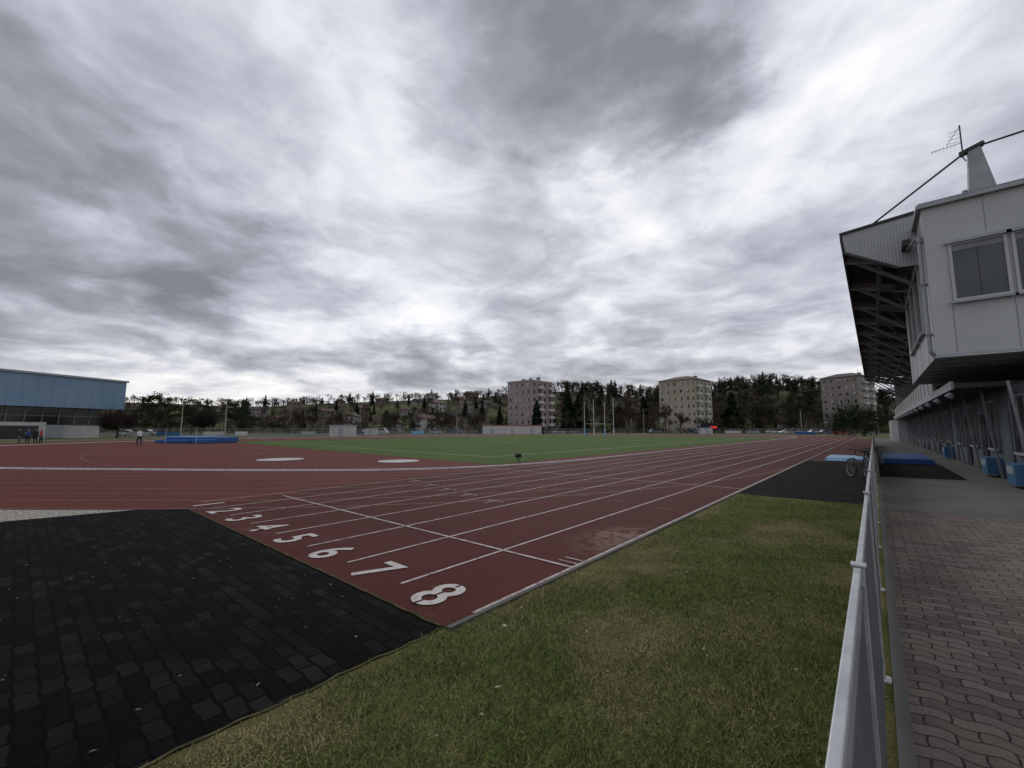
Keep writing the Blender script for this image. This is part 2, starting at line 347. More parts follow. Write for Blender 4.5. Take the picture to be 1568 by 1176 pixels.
# ------------------------------------------------------------ trees
def t_conifer(n,r=.2,zb=.1):
    z=zb+(1-zb)*rng.uniform(0,1,n)**1.25; a=rng.uniform(0,2*np.pi,n)
    ph=rng.uniform(0,6.28,3); lob=1+.22*np.sin(a*2+ph[0]+z*9)+.18*np.sin(z*31+ph[1]+a)
    R=r*(1-z)**.62*rng.uniform(.45,1.2,n)*lob+.012
    w=.03+.06*R/r; c,s=np.cos(a),np.sin(a); i=rng.uniform(0,.5,n)
    V=np.zeros((n,3,3)); V[:,0]=np.c_[c*R*i-s*w,s*R*i+c*w,z]; V[:,1]=np.c_[c*R*i+s*w,s*R*i-c*w,z+rng.uniform(-.02,.03,n)]
    V[:,2]=np.c_[c*R,s*R,z-R*rng.uniform(.1,.5,n)]; return V
def t_clumps(n,k=26,rx=.36,zc=.66,rz=.3,cs=.09,leaf=.035,flat=.6):
    cen=[]
    while len(cen)<k:
        p=rng.uniform(-1,1,3)
        if np.linalg.norm(p)<1 and np.linalg.norm(p)>.35: cen.append(p*np.array([rx,rx,rz])+np.array([0,0,zc]))
    cen=np.array(cen); ci=rng.integers(0,k,n); sz=rng.uniform(.6,1.3,k)[ci]
    p=cen[ci]+rng.normal(0,1,(n,3))*np.array([cs,cs,cs*flat])*sz[:,None]
    e1=rng.normal(0,1,(n,3))*leaf; e2=rng.normal(0,1,(n,3))*leaf
    return np.stack([p,p+e1,p+e2],1), cen
def limb(p0,p1,w0,w1):
    p0=np.array(p0);p1=np.array(p1);d=p1-p0; a=np.cross(d,[0,0,1.])
    if np.linalg.norm(a)<1e-6:a=np.array([1,0,0.])
    a/=np.linalg.norm(a); c=np.cross(d,a); c/=np.linalg.norm(c); T=[]
    ang=[0,2.09,4.19]
    A=[p0+(a*math.cos(t)+c*math.sin(t))*w0 for t in ang]; Bq=[p1+(a*math.cos(t)+c*math.sin(t))*w1 for t in ang]
    for i in range(3):
        j=(i+1)%3; T+=[[A[i],A[j],Bq[j]],[A[i],Bq[j],Bq[i]]]
    return T
def t_bare(levels=4,spread=.55,first=.22,tw=.006,nb=4,up=.35):
    T=[];tw_=[]
    def rec(p,d,l,w,lev):
        q=p+d*l
        if lev>=levels-1:
            s=np.cross(d,rng.normal(0,1,3)); s/=np.linalg.norm(s)+1e-9; tw_.append([p-s*w,p+s*w,q])
        else: T.extend(limb(p,q,w,w*.6))
        if lev<levels:
            for k in range(nb+(1 if lev>0 else 0)):
                nd=d+rng.normal(0,spread,3)+np.array([0,0,up*.3]); nd/=np.linalg.norm(nd)
                st=p+(q-p)*rng.uniform(.45,1.) if lev>0 else p+(q-p)*rng.uniform(.75,1)
                rec(st,nd,l*rng.uniform(.55,.85),max(w*.5,tw),lev+1)
    rec(np.zeros(3),np.array([0,0,1.]),first,.022,0)
    return np.array(T),np.array(tw_)
def norm_h(V):
    V=V.copy(); V/=V[...,2].max(); return V
tmpl={'fir':[],'round':[],'bare':[],'shrub':[]}
for i in range(5):
    V=t_conifer(240,r=rng.uniform(.17,.28)); tr=np.array(limb((0,0,-.05),(0,0,.9),.02,.004)); tmpl['fir'].append((np.concatenate([V,tr]),[0]*len(V)+[3]*len(tr)))
for i in range(5):
    V,c=t_clumps(280,16,.32,.58,.36,.08,.045); tr=np.array(limb((0,0,-.05),(0,0,.7),.03,.012)); tmpl['round'].append((np.concatenate([V,tr]),[i%2]*len(V)+[3]*len(tr)))
for i in range(6):
    T,t=t_bare(4,.42,.3,.0045,3); A=norm_h(np.concatenate([T,t]))
    A[...,:2]*=rng.uniform(.8,1.1); tmpl['bare'].append((A,[3]*len(T)+[2 if i%3 else 5]*len(t)))
for i in range(3):
    V,c=t_clumps(140,9,.5,.5,.4,.14,.07); tmpl['shrub'].append((V,[4]*len(V)))
fmats=[m_conifer,m_cedar,m_twig,m_bark,m_shrub,m_twig2]

ub=[-1.6,-.92,-.6,-.4,-.25,-.12,0,.1,.25,.4,.5,.62,.72,.9,1.3]
am=[30,26,24,27,30,33,35,36,34,36,42,43,39,31,24]
def hz(r,d):
    u=r/max(d,1); A=np.interp(u,ub,am); t=min(max((d-185)/(430-185),0),1); t=t*t*(3-2*t)
    return A*t*(1+.06*math.sin(r*.03)+.04*math.sin(d*.05+r*.02))-.4*(d<190)
vs=[];fs=[];nr=90;nd=26
for j in range(nd):
    d=180+(j/(nd-1))**1.2*460
    for i in range(nr):
        u=-1.9+3.6*i/(nr-1); r=u*d; x,y=W(r,d); z=hz(r,d) if d<440 else hz(r,d)*(1-(d-440)/500); vs.append((x,y,z-.1))
for j in range(nd-1):
    for i in range(nr-1): k=j*nr+i; fs.append((k,k+1,k+nr+1,k+nr))
b=B(); b.add(vs,fs,m_hill); b.obj('hill_terrain',smooth=True)

VV=[];II=[]
def plant(kind,r,d,h,z=None,wide=1.,bucket=None):
    V,I=tmpl[kind][rng.integers(len(tmpl[kind]))]; a=rng.uniform(0,6.28); x,y=W(r,d)
    R=np.array([[math.cos(a),-math.sin(a),0],[math.sin(a),math.cos(a),0],[0,0,1]])
    P=(V*np.array([h*wide,h*wide,h]))@R.T+np.array([x,y,(hz(r,d) if z is None else z)-.2])
    (VV if bucket is None else bucket[0]).append(P); (II if bucket is None else bucket[1]).append(np.array(I))
def dens_kind(u):
    x=rng.uniform()
    if u>.45: return 'fir' if x<.14 else 'round' if x<.36 else 'bare'
    if u>.1: return 'fir' if x<.13 else 'round' if x<.24 else 'bare'
    return 'fir' if x<.09 else 'round' if x<.24 else 'bare' if x<.84 else 'shrub'
for _ in range(1350):
    d=190+250*rng.uniform()**.8; u=rng.uniform(-1.35,.95)
    if u<.05 and rng.uniform()<.12: continue
    k=dens_kind(u); h={'fir':rng.uniform(9,15),'round':rng.uniform(7,12),'bare':rng.uniform(8,12.5),'shrub':rng.uniform(3,5)}[k]
    if u<.05: h*=.8
    plant(k,u*d,d,h,wide=1.2)
for _ in range(320):
    d=190+240*rng.uniform()**.9; u=rng.uniform(.12,.9); k=dens_kind(u); plant(k,u*d,d,rng.uniform(9,13),wide=1.25)
for _ in range(170):
    u=rng.uniform(-1.3,.95); d=rng.uniform(425,445); k=rng.choice(['fir','round','bare','bare']); plant(k,u*d,d,rng.uniform(5,13) if u>0 else rng.uniform(4,9),wide=1.2)
for _ in range(300):
    u=rng.uniform(-1.0,.92); d=rng.uniform(172,200); k=rng.choice(['bare','bare','bare','round','shrub','shrub']); plant(k,u*d,d,rng.uniform(5,9) if k!='shrub' else rng.uniform(2,4),z=0)
trimesh('distant_forest',np.concatenate(VV).reshape(-1,3),fmats,np.concatenate(II))
VV2=[];II2=[]
for _ in range(130):
    u=rng.uniform(-.95,.9); d=rng.uniform(160,168); plant(rng.choice(['shrub','shrub','bare']),u*d,d,rng.uniform(1.5,3.6),z=0,wide=1.4,bucket=(VV2,II2))
trimesh('hedge_row',np.concatenate(VV2).reshape(-1,3),fmats,np.concatenate(II2))

def single(name,r,d,h,kind,z=0,n=1500,wide=1.):
    x,y=W(r,d)
    if kind=='fir':
        V=t_conifer(n,r=.24,zb=.05); tr=np.array(limb((0,0,-.03),(0,0,.95),.022,.004)); I=[0]*len(V)+[3]*len(tr); V=np.concatenate([V,tr])
    elif kind in('cedar','dense'):
        V,c=t_clumps(n,34,.42,.62,.34,.06,.022,.28) if kind=='cedar' else t_clumps(n,40,.36,.52,.46,.07,.024,1.2)
        T=list(limb((0,0,-.03),(0,0,.8),.03,.01))
        for q in c: T+=limb((0,0,max(.1,q[2]-.12)),q,.01,.004)
        T=np.array(T); I=[1 if kind=='cedar' else 0]*len(V)+[3]*len(T); V=np.concatenate([V,T])
    elif kind=='bare':
        T,t=t_bare(5,.42,.25,.0025,4); V=norm_h(np.concatenate([T,t])); I=[3]*len(T)+[2]*len(t)
    elif kind=='globe':
        T=list(limb((0,0,-.03),(0,0,.3),.03,.025)); t=[]
        for _ in range(26):
            dd=rng.normal(0,1,3); dd[2]=abs(dd[2])*.8-.1; dd/=np.linalg.norm(dd); q=np.array([0,0,.3])+dd*rng.uniform(.2,.3)*np.array([1.1,1.1,1]); T+=limb((0,0,.3),q,.012,.006)
            for _ in range(60):
                e=dd+rng.normal(0,.5,3); e/=np.linalg.norm(e); st=q*rng.uniform(.7,1.)+np.array([0,0,.03]); s=np.cross(e,rng.normal(0,1,3)); s/=np.linalg.norm(s)
                cen=np.array([0,0,.56]); en=cen+(e*np.array([.5,.5,.43]))*rng.uniform(.75,1.05); t.append([st-s*.004,st+s*.004,en])
        T=np.array(T);t=np.array(t); V=np.concatenate([T,t]); I=[3]*len(T)+[5]*len(t)
    V=V*np.array([h*wide,h*wide,h])
    return trimesh(name,V.reshape(-1,3),fmats,I,loc=(x,y,z))
def at(u,d): return ((u-784)/645*d,d)
single('round_bare_tree',*at(184,80),6.4,'globe',wide=1.25)
single('cedar_tree',*at(246,128),13.5,'cedar',n=2200); single('cedar_tree',*at(296,140),12,'cedar',n=2200); single('cedar_tree',*at(362,138),13.2,'cedar',n=2000,wide=.75)
single('cedar_tree',*at(225,150),11,'cedar',n=1800,wide=1.2); single('cedar_tree',*at(322,150),9.5,'cedar',n=1800)
single('bare_tree',*at(315,120),8,'globe',wide=1.1); single('bare_tree',*at(455,150),9,'bare'); single('bare_tree',*at(600,160),9,'bare')
single('fir_tree',*at(822,158),12.5,'fir',n=1500); single('fir_tree',*at(765,176),11,'fir',n=900); single('fir_tree',*at(870,200),20,'fir',n=1200); single('fir_tree',*at(884,205),17,'fir',n=1200)
single('bare_tree',*at(1018,150),12,'bare'); single('bare_tree',*at(1040,155),9,'bare'); single('bare_tree',*at(960,165),12,'bare')
single('fir_tree',*at(1120,190),18,'fir',n=1400,wide=1.3); single('evergreen_tree',*at(1165,196),17,'dense',n=1800,wide=1.)
single('evergreen_tree',*at(1297,110),8.8,'dense',n=2600,wide=1.1); single('evergreen_tree',*at(1320,100),7.6,'dense',n=2400,wide=1.); single('evergreen_tree',*at(1278,125),7.5,'dense',n=2000,wide=1.1)
single('evergreen_tree',*at(1338,112),7.,'dense',n=1800)
single('evergreen_tree',*at(1215,175),12,'dense',n=1800,wide=.9); single('evergreen_tree',*at(985,200),17,'fir',n=1200)
single('bare_tree',*at(480,158),8,'bare');single('bare_tree',*at(690,165),8,'bare'); single('bare_tree',*at(735,170),9,'bare')

# ------------------------------------------------------------ houses on the hill
def house(r,d,w,l,h,rz,wall):
    x,y=W(r,d); z=hz(r,d); b=B(); b.box(-w/2,w/2,-l/2,l/2,-3,h,wall)
    rh=w*.24; e=.5
    b.prism([(-w/2-e,h-.1),(w/2+e,h-.1),(w/2+e,h+.1),(0,h+rh),(-w/2-e,h+.1)],-l/2-e,l/2+e,m_roof)
    for s in(-1,1):
        for k in range(int(l//3)):
            yy=-l/2+1.5+k*3
            for zz in ([1.,3.8] if h>5 else [1.]): b.box(s*(w/2)-.04,s*(w/2)+.04,yy-.55,yy+.55,zz,zz+1.3,m_glassd)
    for k in range(int(w//3)):
        xx=-w/2+1.6+k*3
        for zz in ([1.,3.8] if h>5 else [1.]):
            for s in(-1,1): b.box(xx-.5,xx+.5,s*l/2-.04,s*l/2+.04,zz,zz+1.3,m_glassd)
    b.box(w*.2,w*.2+.7,-.4,.4,h,h+rh+.6,wall)
    b.obj('hillside_house',loc=(x,y,z+.4),rz=rz)
hs=[(405,225,7.5),(430,250,7),(500,290,7.5),(520,340,8),(555,300,7.5),(606,212,8),(652,214,8),(692,225,8.5),(670,300,7.5),(640,350,7),(700,370,9),(722,385,8),(585,360,7),(450,320,7),(395,290,8),(540,235,7),(625,290,7.5),(740,310,7.5),(660,390,8),(345,300,7),(715,290,7),(1210,205,8)]
for (u,d,w) in hs: house((u-784)/645*d,d,w,w*random.uniform(1,1.3),random.choice([3.0,3.0,5.4]),random.uniform(0,3.14),random.choice(m_hw))

# ------------------------------------------------------------ apartment blocks
def apartment(name,u,d,w,l,h,floors,rz,wall,balc_side=True,hip=False,z0=0):
    x,y=W((u-784)/645*d,d); root=empty(name,(x,y,z0),rz)
    b=B(); b.box(-w/2,w/2,-l/2,l/2,0,h,wall); b.obj('walls',root)
    fh=h/floors
    g=B(); f=B(); ba=B()
    nx=int(w//2.9); ny=int(l//2.9)
    for k in range(floors):
        z=k*fh+.9
        for i in range(nx):
            xx=-w/2+(i+.5)*w/nx; hw=.5
            g.box(xx-hw,xx+hw,-l/2-.03,-l/2+.05,z,z+1.25,m_glassd); f.box(xx-hw-.1,xx+hw+.1,-l/2-.09,-l/2-.0,z-.12,z-.02,m_balc)
            cv=((i*7+k*3)%4)/4
            if cv>0: f.box(xx-hw,xx-hw+2*hw*cv,-l/2-.05,-l/2-.032,z+(.4 if k%2 else 0),z+1.25,m_balc)
        for j in range(ny):
            yy=-l/2+(j+.5)*l/ny
            g.box(w/2-.05,w/2+.03,yy-.6,yy+.6,z-.3 if j%2 else z,z+1.35,m_glassd)
            g.box(-w/2-.03,-w/2+.05,yy-.6,yy+.6,z,z+1.35,m_glassd)
            if balc_side and j%2==1 or not balc_side and j==ny//2:
                yb=1.5
                ba.box(w/2,w/2+1.3,yy-yb,yy+yb,z-1.0,z-.85,m_balc); ba.box(w/2+1.22,w/2+1.3,yy-yb,yy+yb,z-.85,z+.15,m_balc)
                ba.box(w/2,w/2+1.22,yy-yb,yy-yb+.06,z-.85,z+.15,m_balc); ba.box(w/2,w/2+1.22,yy+yb-.06,yy+yb,z-.85,z+.15,m_balc)
    g.obj('windows',root); f.obj('window_sills',root); ba.obj('balconies',root)
    b=B()
    if hip:
        e=.6; b.add([(-w/2-e,-l/2-e,h),(w/2+e,-l/2-e,h),(w/2+e,l/2+e,h),(-w/2-e,l/2+e,h),(-w*.2,-l*.15,h+2),(w*.2,-l*.15,h+2),(w*.2,l*.15,h+2),(-w*.2,l*.15,h+2)],[(0,1,5,4),(1,2,6,5),(2,3,7,6),(3,0,4,7),(4,5,6,7),(3,2,1,0)],m_roofb)
    else:
        b.box(-w/2-.3,w/2+.3,-l/2-.3,l/2+.3,h,h+.4,m_balc)
    for i in range(3): b.box(-w/3+i*w/3.2,-w/3+i*w/3.2+1.2,-.6,.6,h+.3,h+2.0,m_cream2)
    b.tube((w/4,2,h),(w/4,2,h+4),.06,m_dark)
    b.obj('roof',root)
apartment('apartment_block',812,178,13,14,21.2,7,math.radians(40.5-42),m_render)
apartment('apartment_block',1050,185,15,17,22.6,7,math.radians(40.5-52),m_cream,True,True)
apartment('apartment_block',1300,196,15,15,25.5,8,math.radians(40.5-62),m_cream2,True,True)

# ------------------------------------------------------------ sports hall
root=empty('sports_hall',(*W(-81,88),0),HEAD+math.radians(-12.5))
b=B(); b.box(-30,0,-75,0,5.7,11.4,m_hall); b.obj('cladding',root)
b=B(); b.box(-30.3,.3,-75,.3,11.4,11.75,m_lgrey); b.box(-12,-9,-30,-27,11.75,13,m_grey); b.obj('roof',root)
b=B(); b.box(-30,-1.6,-75,-3,0,2.6,m_balc); b.box(-30,-1.62,-75,-3.02,2.6,5.7,m_glassd); b.obj('lower_wall',root)
b=B()
for i in range(30): b.box(-1.6,-1.5,-5-i*2.4,-4.88-i*2.4,2.6,5.7,m_grey)
b.box(-1.6,-1.48,-75,-3,4.1,4.2,m_grey); b.box(-1.6,-1.45,-75,-3,2.5,2.66,m_dark); b.obj('mullions',root)
b=B()
for i in range(9): b.box(-1.6,-1.3,-13-i*8,-9-i*8,.1,2.45,m_hallb if i%2 else m_lgrey)
b.box(-1.6,3,-22,-14,0,2.9,m_balc); b.box(2.98,3.05,-21,-15,.1,2.3,m_glassd); b.obj('wall_panels',root)
b=B()
for i in range(38): b.box(.0,.03,-2*i-.02,-2*i,5.75,11.4,m_hall)
b.obj('cladding_ribs',root)

# ------------------------------------------------------------ perimeter fence, boards
b=B()
pts=[W(*at(-100,70)),W(*at(190,98)),W(*at(400,112)),W(*at(740,152)),W(*at(1000,168)),W(*at(1260,150)),W(*at(1345,120))]
for p,q in zip(pts,pts[1:]):
    L_=math.dist(p,q); k=int(L_/2.5)
    for i in range(k):
        t=i/k; x=p[0]+(q[0]-p[0])*t; y=p[1]+(q[1]-p[1])*t; b.tube((x,y,0),(x,y,1.9),.035,m_lgrey,n=5)
        x2=p[0]+(q[0]-p[0])*(t+1/k); y2=p[1]+(q[1]-p[1])*(t+1/k)
        for s in range(1,12): b.beam((x+(x2-x)*s/12,y+(y2-y)*s/12,.05),(x+(x2-x)*s/12,y+(y2-y)*s/12,1.8),.03,.03,m_grey)
    for z in(.25,1.0,1.85): b.beam((*p,z),(*q,z),.04,.06,m_grey)
b.obj('perimeter_fence')
def board(u,d,w,h,m,name='advertising_board'):
    x,y=W(*at(u,d)); b=B(); b.box(-w/2,w/2,-.04,.04,.15,h,m)
    for s in(-1,1): b.box(s*w*.4-.04,s*w*.4+.04,.045,.5,0,.2,m_dark); b.box(s*w*.4-.03,s*w*.4+.03,.045,.1,0,h,m_dark)
    b.obj(name,loc=(x,y,0),rz=HEAD)
for u,d,w,m in [(215,95,5,m_balc),(262,100,6,m_hallb),(330,104,5,m_balc),(372,106,3,m_white),(640,136,4,m_lblue),(475,120,4,m_balc),(580,128,5,m_lgrey),(1120,158,6,m_balc),(1150,158,5,m_lgrey)]: board(u,d,w,1.1,m)
b=B(); b.poly([W(-140,104),W(-70,116),W(0,156),W(60,172),W(140,150),W(150,178),W(0,182),W(-150,150)],.006,m_asph); b.obj('parking_lot')

def shed(name,u,d,w,h,l,top,rz=HEAD):
    x,y=W(*at(u,d)); r=empty(name,(x,y,0),rz)
    b=B(); b.box(-w/2,w/2,-l/2,l/2,0,h,m_balc); b.obj('walls',r)
    b=B(); b.box(-w/2-.15,w/2+.15,-l/2-.15,l/2+.15,h,h+.2,top); b.obj('roof',r)
    b=B(); k=max(1,int(w/6))
    for i in range(k): xx=-w/2+(i+.5)*w/k; b.box(xx-.5,xx+.5,-l/2-.03,-l/2,.05,2.,m_lgrey)
    b.obj('doors',r)
shed('storage_shed',527,101,5.2,2.5,3,m_lgrey)
shed('clubhouse',784,150,20.5,2.9,6,m_red)
shed('storage_shed',570,125,3,1.8,3,m_lgrey); shed('kiosk',1078,150,4,2.2,2.5,m_blue)
x,y=W(*at(1085,152)); r=empty('scoreboard',(x,y,0),HEAD)
b=B(); b.box(-3,3,-.2,.2,1.2,3.9,m_black); b.obj('panel',r)
b=B()
for s in(-2.4,2.4): b.tube((s,0,0),(s,0,1.2),.1,m_grey)
b.obj('legs',r)
m_led=M('red_led',(.5,.02,.01),.5); bb=m_led.node_tree.nodes['Principled BSDF']; bb.inputs['Emission Color'].default_value=(1,.05,.02,1); bb.inputs['Emission Strength'].default_value=1.2
b=B()
for i in range(4):
    xx=.1+i*.62; b.box(xx,xx+.42,-.23,-.205,2.0,2.12,m_led); b.box(xx,xx+.42,-.23,-.205,2.6,2.72,m_led); b.box(xx,xx+.1,-.23,-.205,2.13,2.59,m_led); b.box(xx+.32,xx+.42,-.23,-.205,2.13,2.59,m_led)
b.obj('digits',r)

def rugby(x,y,h=10,pad=m_lblue):
    b=B()
    for s in(-2.8,2.8):
        b.tube((s,0,0),(s,0,h),.09,m_white,.06); b.tube((s,0,0),(s,0,1.8),.2,pad)
    b.tube((-2.8,0,3),(2.8,0,3),.035,m_lgrey); b.obj('rugby_goal_posts',loc=(x,y,0),rz=0)
rugby(-52,92,8.2); rugby(-52.5,97.5,9.5,m_balc)
def pole(u,d,h,name='floodlight_pole'):
    x,y=W(*at(u,d)); b=B(); b.tube((0,0,0),(0,0,h),.12,m_cream,.07); b.beam((-.6,0,h),(.6,0,h),.12,.1,m_grey)
    for s in(-.45,.45): b.box(s-.2,s+.2,-.25,.1,h+.05,h+.35,m_dark)
    b.obj(name,loc=(x,y,0),rz=HEAD)
pole(280,95,8.2); pole(347,100,8.4); pole(985,160,9); pole(700,160,9); pole(1225,140,8)

def landing_mat(x,y,rz,w=8,l=4,h=.7):
    r=empty('high_jump_landing_mat',(x,y,0),rz)
    b=B(); b.box(-w/2,w/2,-l/2,l/2,.05,h,m_blue); b.obj('foam',r,bevel=.08)
    b=B(); b.box(-w/2-.3,w*.1,-l/2-1.,-l/2-.02,.05,h*.55,m_blue); b.box(w*.12,w/2,-l/2-.9,-l/2-.02,.05,h*.7,m_blue); b.obj('side_foam',r,bevel=.06)
    b=B(); b.box(-w/2+.1,w*.1,-l/2+.1,l/2-.1,h+.005,h+.06,m_lblue); b.obj('cover',r,bevel=.02)
    b=B()
    for s in(-2,2.): b.tube((s,-l/2-1.4,.02),(s,-l/2-1.4,1.6),.02,m_white); b.box(s-.3,s+.3,-l/2-1.6,-l/2-1.2,.02,.06,m_dark)
    b.obj('uprights',r)
landing_mat(-64.5,15.4,HEAD-.1,7,3.5,.75)
x,y=W(*at(1228,135)); landing_mat(x,y,HEAD,4,3,.9)
b=B(); b.box(.25,2.1,28.6,35,.01,.22,m_blue); b.box(.3,2.05,28.75,34.9,.225,.26,m_blue); b.obj('blue_gym_mat',bevel=.04)
b=B(); b.box(-2.2,-.3,29.5,33.5,.01,.12,m_lblue); b.box(-2.1,-1.2,28.4,29.3,.01,.08,m_lblue); b.obj('blue_gym_mat',bevel=.03)

# ------------------------------------------------------------ spectator fence : flat-bar rail on slatted panels
r=empty('spectator_fence')
FX=-.074; ZT=1.245
b=B()
ys=[-2.4,-.3,1.88]+[4.03+2.15*i for i in range(38)]
for i,(y0,y1) in enumerate(zip(ys,ys[1:])):
    dz=.016 if i<2 else 0
    b.box(FX-.0095,FX+.0095,y0+.012,y1-.012,ZT-.028+dz,ZT+dz,m_galv)
b.obj('top_rail',r,bevel=.003)
b=B()
for yy in ys:
    b.box(FX-.014,FX+.018,yy-.010,yy+.010,0,ZT+.018,m_galv); b.box(FX-.018,FX+.024,yy-.022,yy+.022,ZT+.018,ZT+.025,m_galv)
    b.box(FX-.04,FX+.05,yy-.05,yy+.05,0,.012,m_galv)
b.obj('posts',r,bevel=.002)
b=B()
b.box(FX-.008,FX+.012,-1,85,.12,.15,m_slat); b.box(FX-.008,FX+.012,-1,85,ZT-.07,ZT-.045,m_slat)
yy=-1.
while yy<60:
    b.box(FX-.004,FX+.006,yy,yy+.044 if yy<20 else yy+.11,.152,ZT-.072,m_slat); yy+=.056 if yy<20 else .16
b.obj('infill_slats',r)

# ------------------------------------------------------------ grandstand
gs=empty('grandstand')
X0,Y0,Y1=1.6,18.0,28.4; ZB,ZTOP=3.9,8.6
b=B(); b.box(X0,9,Y0,Y1,ZB,ZTOP,m_wpanel); b.obj('cabin_walls',gs)
b=B(); b.box(X0-.12,9,Y0-.14,Y1+.1,ZTOP,ZTOP+.12,m_lgrey); b.box(X0-.06,9,Y0-.07,Y1,ZTOP+.12,ZTOP+.18,m_grey); b.obj('cabin_roof_trim',gs)
b=B(); b.box(X0-.03,9,Y0-.03,Y1+.03,ZB-.03,ZB-.002,m_dgreen)
for i in range(8): b.box(X0,9,Y0+.6+i*1.25,Y0+.64+i*1.25,ZB-.05,ZB-.031,m_grey)
b.obj('cabin_soffit',gs)
b=B()
for xx in(2.05,3.28,4.7): b.box(xx,xx+.012,Y0-.008,Y0-.002,ZB+.1,5.42,m_grey)
for xx in(2.9,4.2): b.box(xx,xx+.012,Y0-.008,Y0-.002,7.52,ZTOP,m_grey)
b.box(X0+.01,9,Y0-.02,Y0-.003,ZB,ZB+.06,m_lgrey)
for yy in(20,22.5,25,27): b.box(X0-.008,X0-.002,yy,yy+.015,ZB+.02,4.95,m_grey)
b.obj('panel_joints',gs)
def win_y(b,g,x0,x1,z0,z1,y):
    g.box(x0,x1,y-.01,y+.0-.002,z0,z1,m_glass)
    fr=.07
    b.box(x0-fr,x0,y-.06,y-.003,z0-fr,z1+fr,m_wpanel); b.box(x1,x1+fr,y-.06,y-.003,z0-fr,z1+fr,m_wpanel)
    b.box(x0,x1,y-.06,y-.003,z1,z1+fr,m_wpanel); b.box(x0,x1,y-.06,y-.003,z0-fr,z0,m_wpanel)
    b.box(x0-.14,x1+.14,y-.14,y-.062,z0-fr-.07,z0-fr-.01,m_lgrey); b.box(x0-.16,x1+.16,y-.13,y-.062,z1+fr-.02,z1+fr+.06,m_lgrey)
    g.box(x0,x1,y-.022,y-.0105,z1-.18,z1-.0,m_grey); g.box(x0+.5*(x1-x0)-.008,x0+.5*(x1-x0)+.008,y-.022,y-.0105,z0,z1-.182,m_dark)
fb=B();gb=B()
win_y(fb,gb,2.16,3.2,5.60,7.25,Y0); win_y(fb,gb,3.42,4.6,5.60,7.25,Y0); win_y(fb,gb,4.95,6.1,5.60,7.25,Y0)
for y0,y1 in((20.4,22.2),(22.5,24.3),(24.6,26.4)):
    gb.box(X0-.01,X0-.002,y0,y1,5.1,7.4,m_glass); f=.07
    fb.box(X0-.07,X0-.003,y0-f,y0,5.1-f,7.4+f,m_wpanel); fb.box(X0-.07,X0-.003,y1,y1+f,5.1-f,7.4+f,m_wpanel)
    fb.box(X0-.07,X0-.003,y0,y1,7.4,7.4+f,m_wpanel); fb.box(X0-.12,X0-.003,y0,y1,5.1-f,5.1,m_lgrey)
fb.obj('cabin_window_frames',gs); gb.obj('cabin_window_glass',gs)
b=B(); b.tube((X0-.1,Y0+.2,ZB+.2),(X0-.1,Y0+.2,7.8),.055,m_lgrey,n=10); b.tube((X0-.1,Y0+.2,7.8),(X0-.3,Y0+1.9,8.0),.055,m_lgrey,n=10)
b.box(X0-.42,X0-.2,Y0+1.2,Y1-1,7.95,8.15,m_dark)
for z in(4.6,6.2,7.6): b.box(X0-.17,X0,Y0+.13,Y0+.27,z,z+.05,m_grey)
b.tube((X0-.1,Y0+.2,ZB+.2),(X0+.02,Y0+.3,ZB),.055,m_lgrey,n=10)
b.obj('drainpipe',gs)
RY0,RY1=20.,76.
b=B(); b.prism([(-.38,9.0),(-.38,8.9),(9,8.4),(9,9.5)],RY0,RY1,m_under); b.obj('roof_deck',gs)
b=B(); b.box(-.46,-.385,RY0,RY1,8.35,9.1,m_dark); b.box(-.50,-.465,RY0,RY1,8.95,9.15,m_grey); b.obj('front_fascia',gs)
b=B(); b.prism([(-.42,9.08),(-.36,8.42),(1.05,7.45),(3.,7.3),(3.,9.38)],RY0-.08,RY0-.01,m_wpanel)
for i in range(26):
    xx=-.34+i*.09; zb=8.42-(xx+.36)*.69 if xx<1.05 else 7.4
    b.box(xx,xx+.02,RY0-.095,RY0-.082,max(zb,7.42)+.03,9.06,m_lgrey)
b.beam((-.5,RY0-.1,9.12),(3,RY0-.1,9.42),.12,.08,m_dark); b.beam((-.42,RY0-.1,8.38),(1.05,RY0-.1,7.42),.1,.08,m_dark)
b.obj('gable_cladding',gs)
b=B()
for i in range(40): b.box(-.3+i*.23,-.2+i*.23,RY0,RY1,8.83-i*.0125,8.89-i*.0125,m_dark)
b.obj('underside_ribs',gs)
b=B(); yy=RY0+1.2
while yy<RY1:
    b.beam((-.35,yy,8.5),(4.5,yy,7.2),.14,.34,m_wpanel)
    b.beam((-.1,yy,8.3),(2.6,yy,6.2),.1,.12,m_grey); b.beam((2.6,yy,6.2),(8,yy,5.2),.16,.2,m_lgrey)
    b.tube((1.,yy,8.1),(1.6,yy+3.,7.9),.04,m_lgrey)
    b.tube((4.5,yy,7.3),(8.5,yy,3.4),.1,m_grey); yy+=4.2
for xx,z in((.6,8.05),(2.2,7.6)): b.beam((xx,RY0,z),(xx,RY1,z),.12,.16,m_grey)
b.obj('rafters',gs)
b=B()
for i in range(10): b.box(2.6+i*.75,10,Y1+.3,RY1,3.42+i*.42,3.42+(i+1)*.42-.002,m_conc)
b.box(9.9,10.2,Y1,RY1,0,9.3,m_wpanel); b.box(2.45,10,RY1,RY1+.2,0,8.6,m_wpanel); b.obj('seating_tiers',gs)
b=B(); b.box(2.3,2.42,Y1+.1,RY1,3.3,4.4,m_wpanel)
for i in range(22): b.box(2.28,2.298,Y1+.2+i*2.1,Y1+.24+i*2.1,3.4,4.38,m_grey)
b.obj('parapet',gs)
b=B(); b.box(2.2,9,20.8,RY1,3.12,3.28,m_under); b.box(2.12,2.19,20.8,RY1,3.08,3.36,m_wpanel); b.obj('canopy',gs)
b=B()
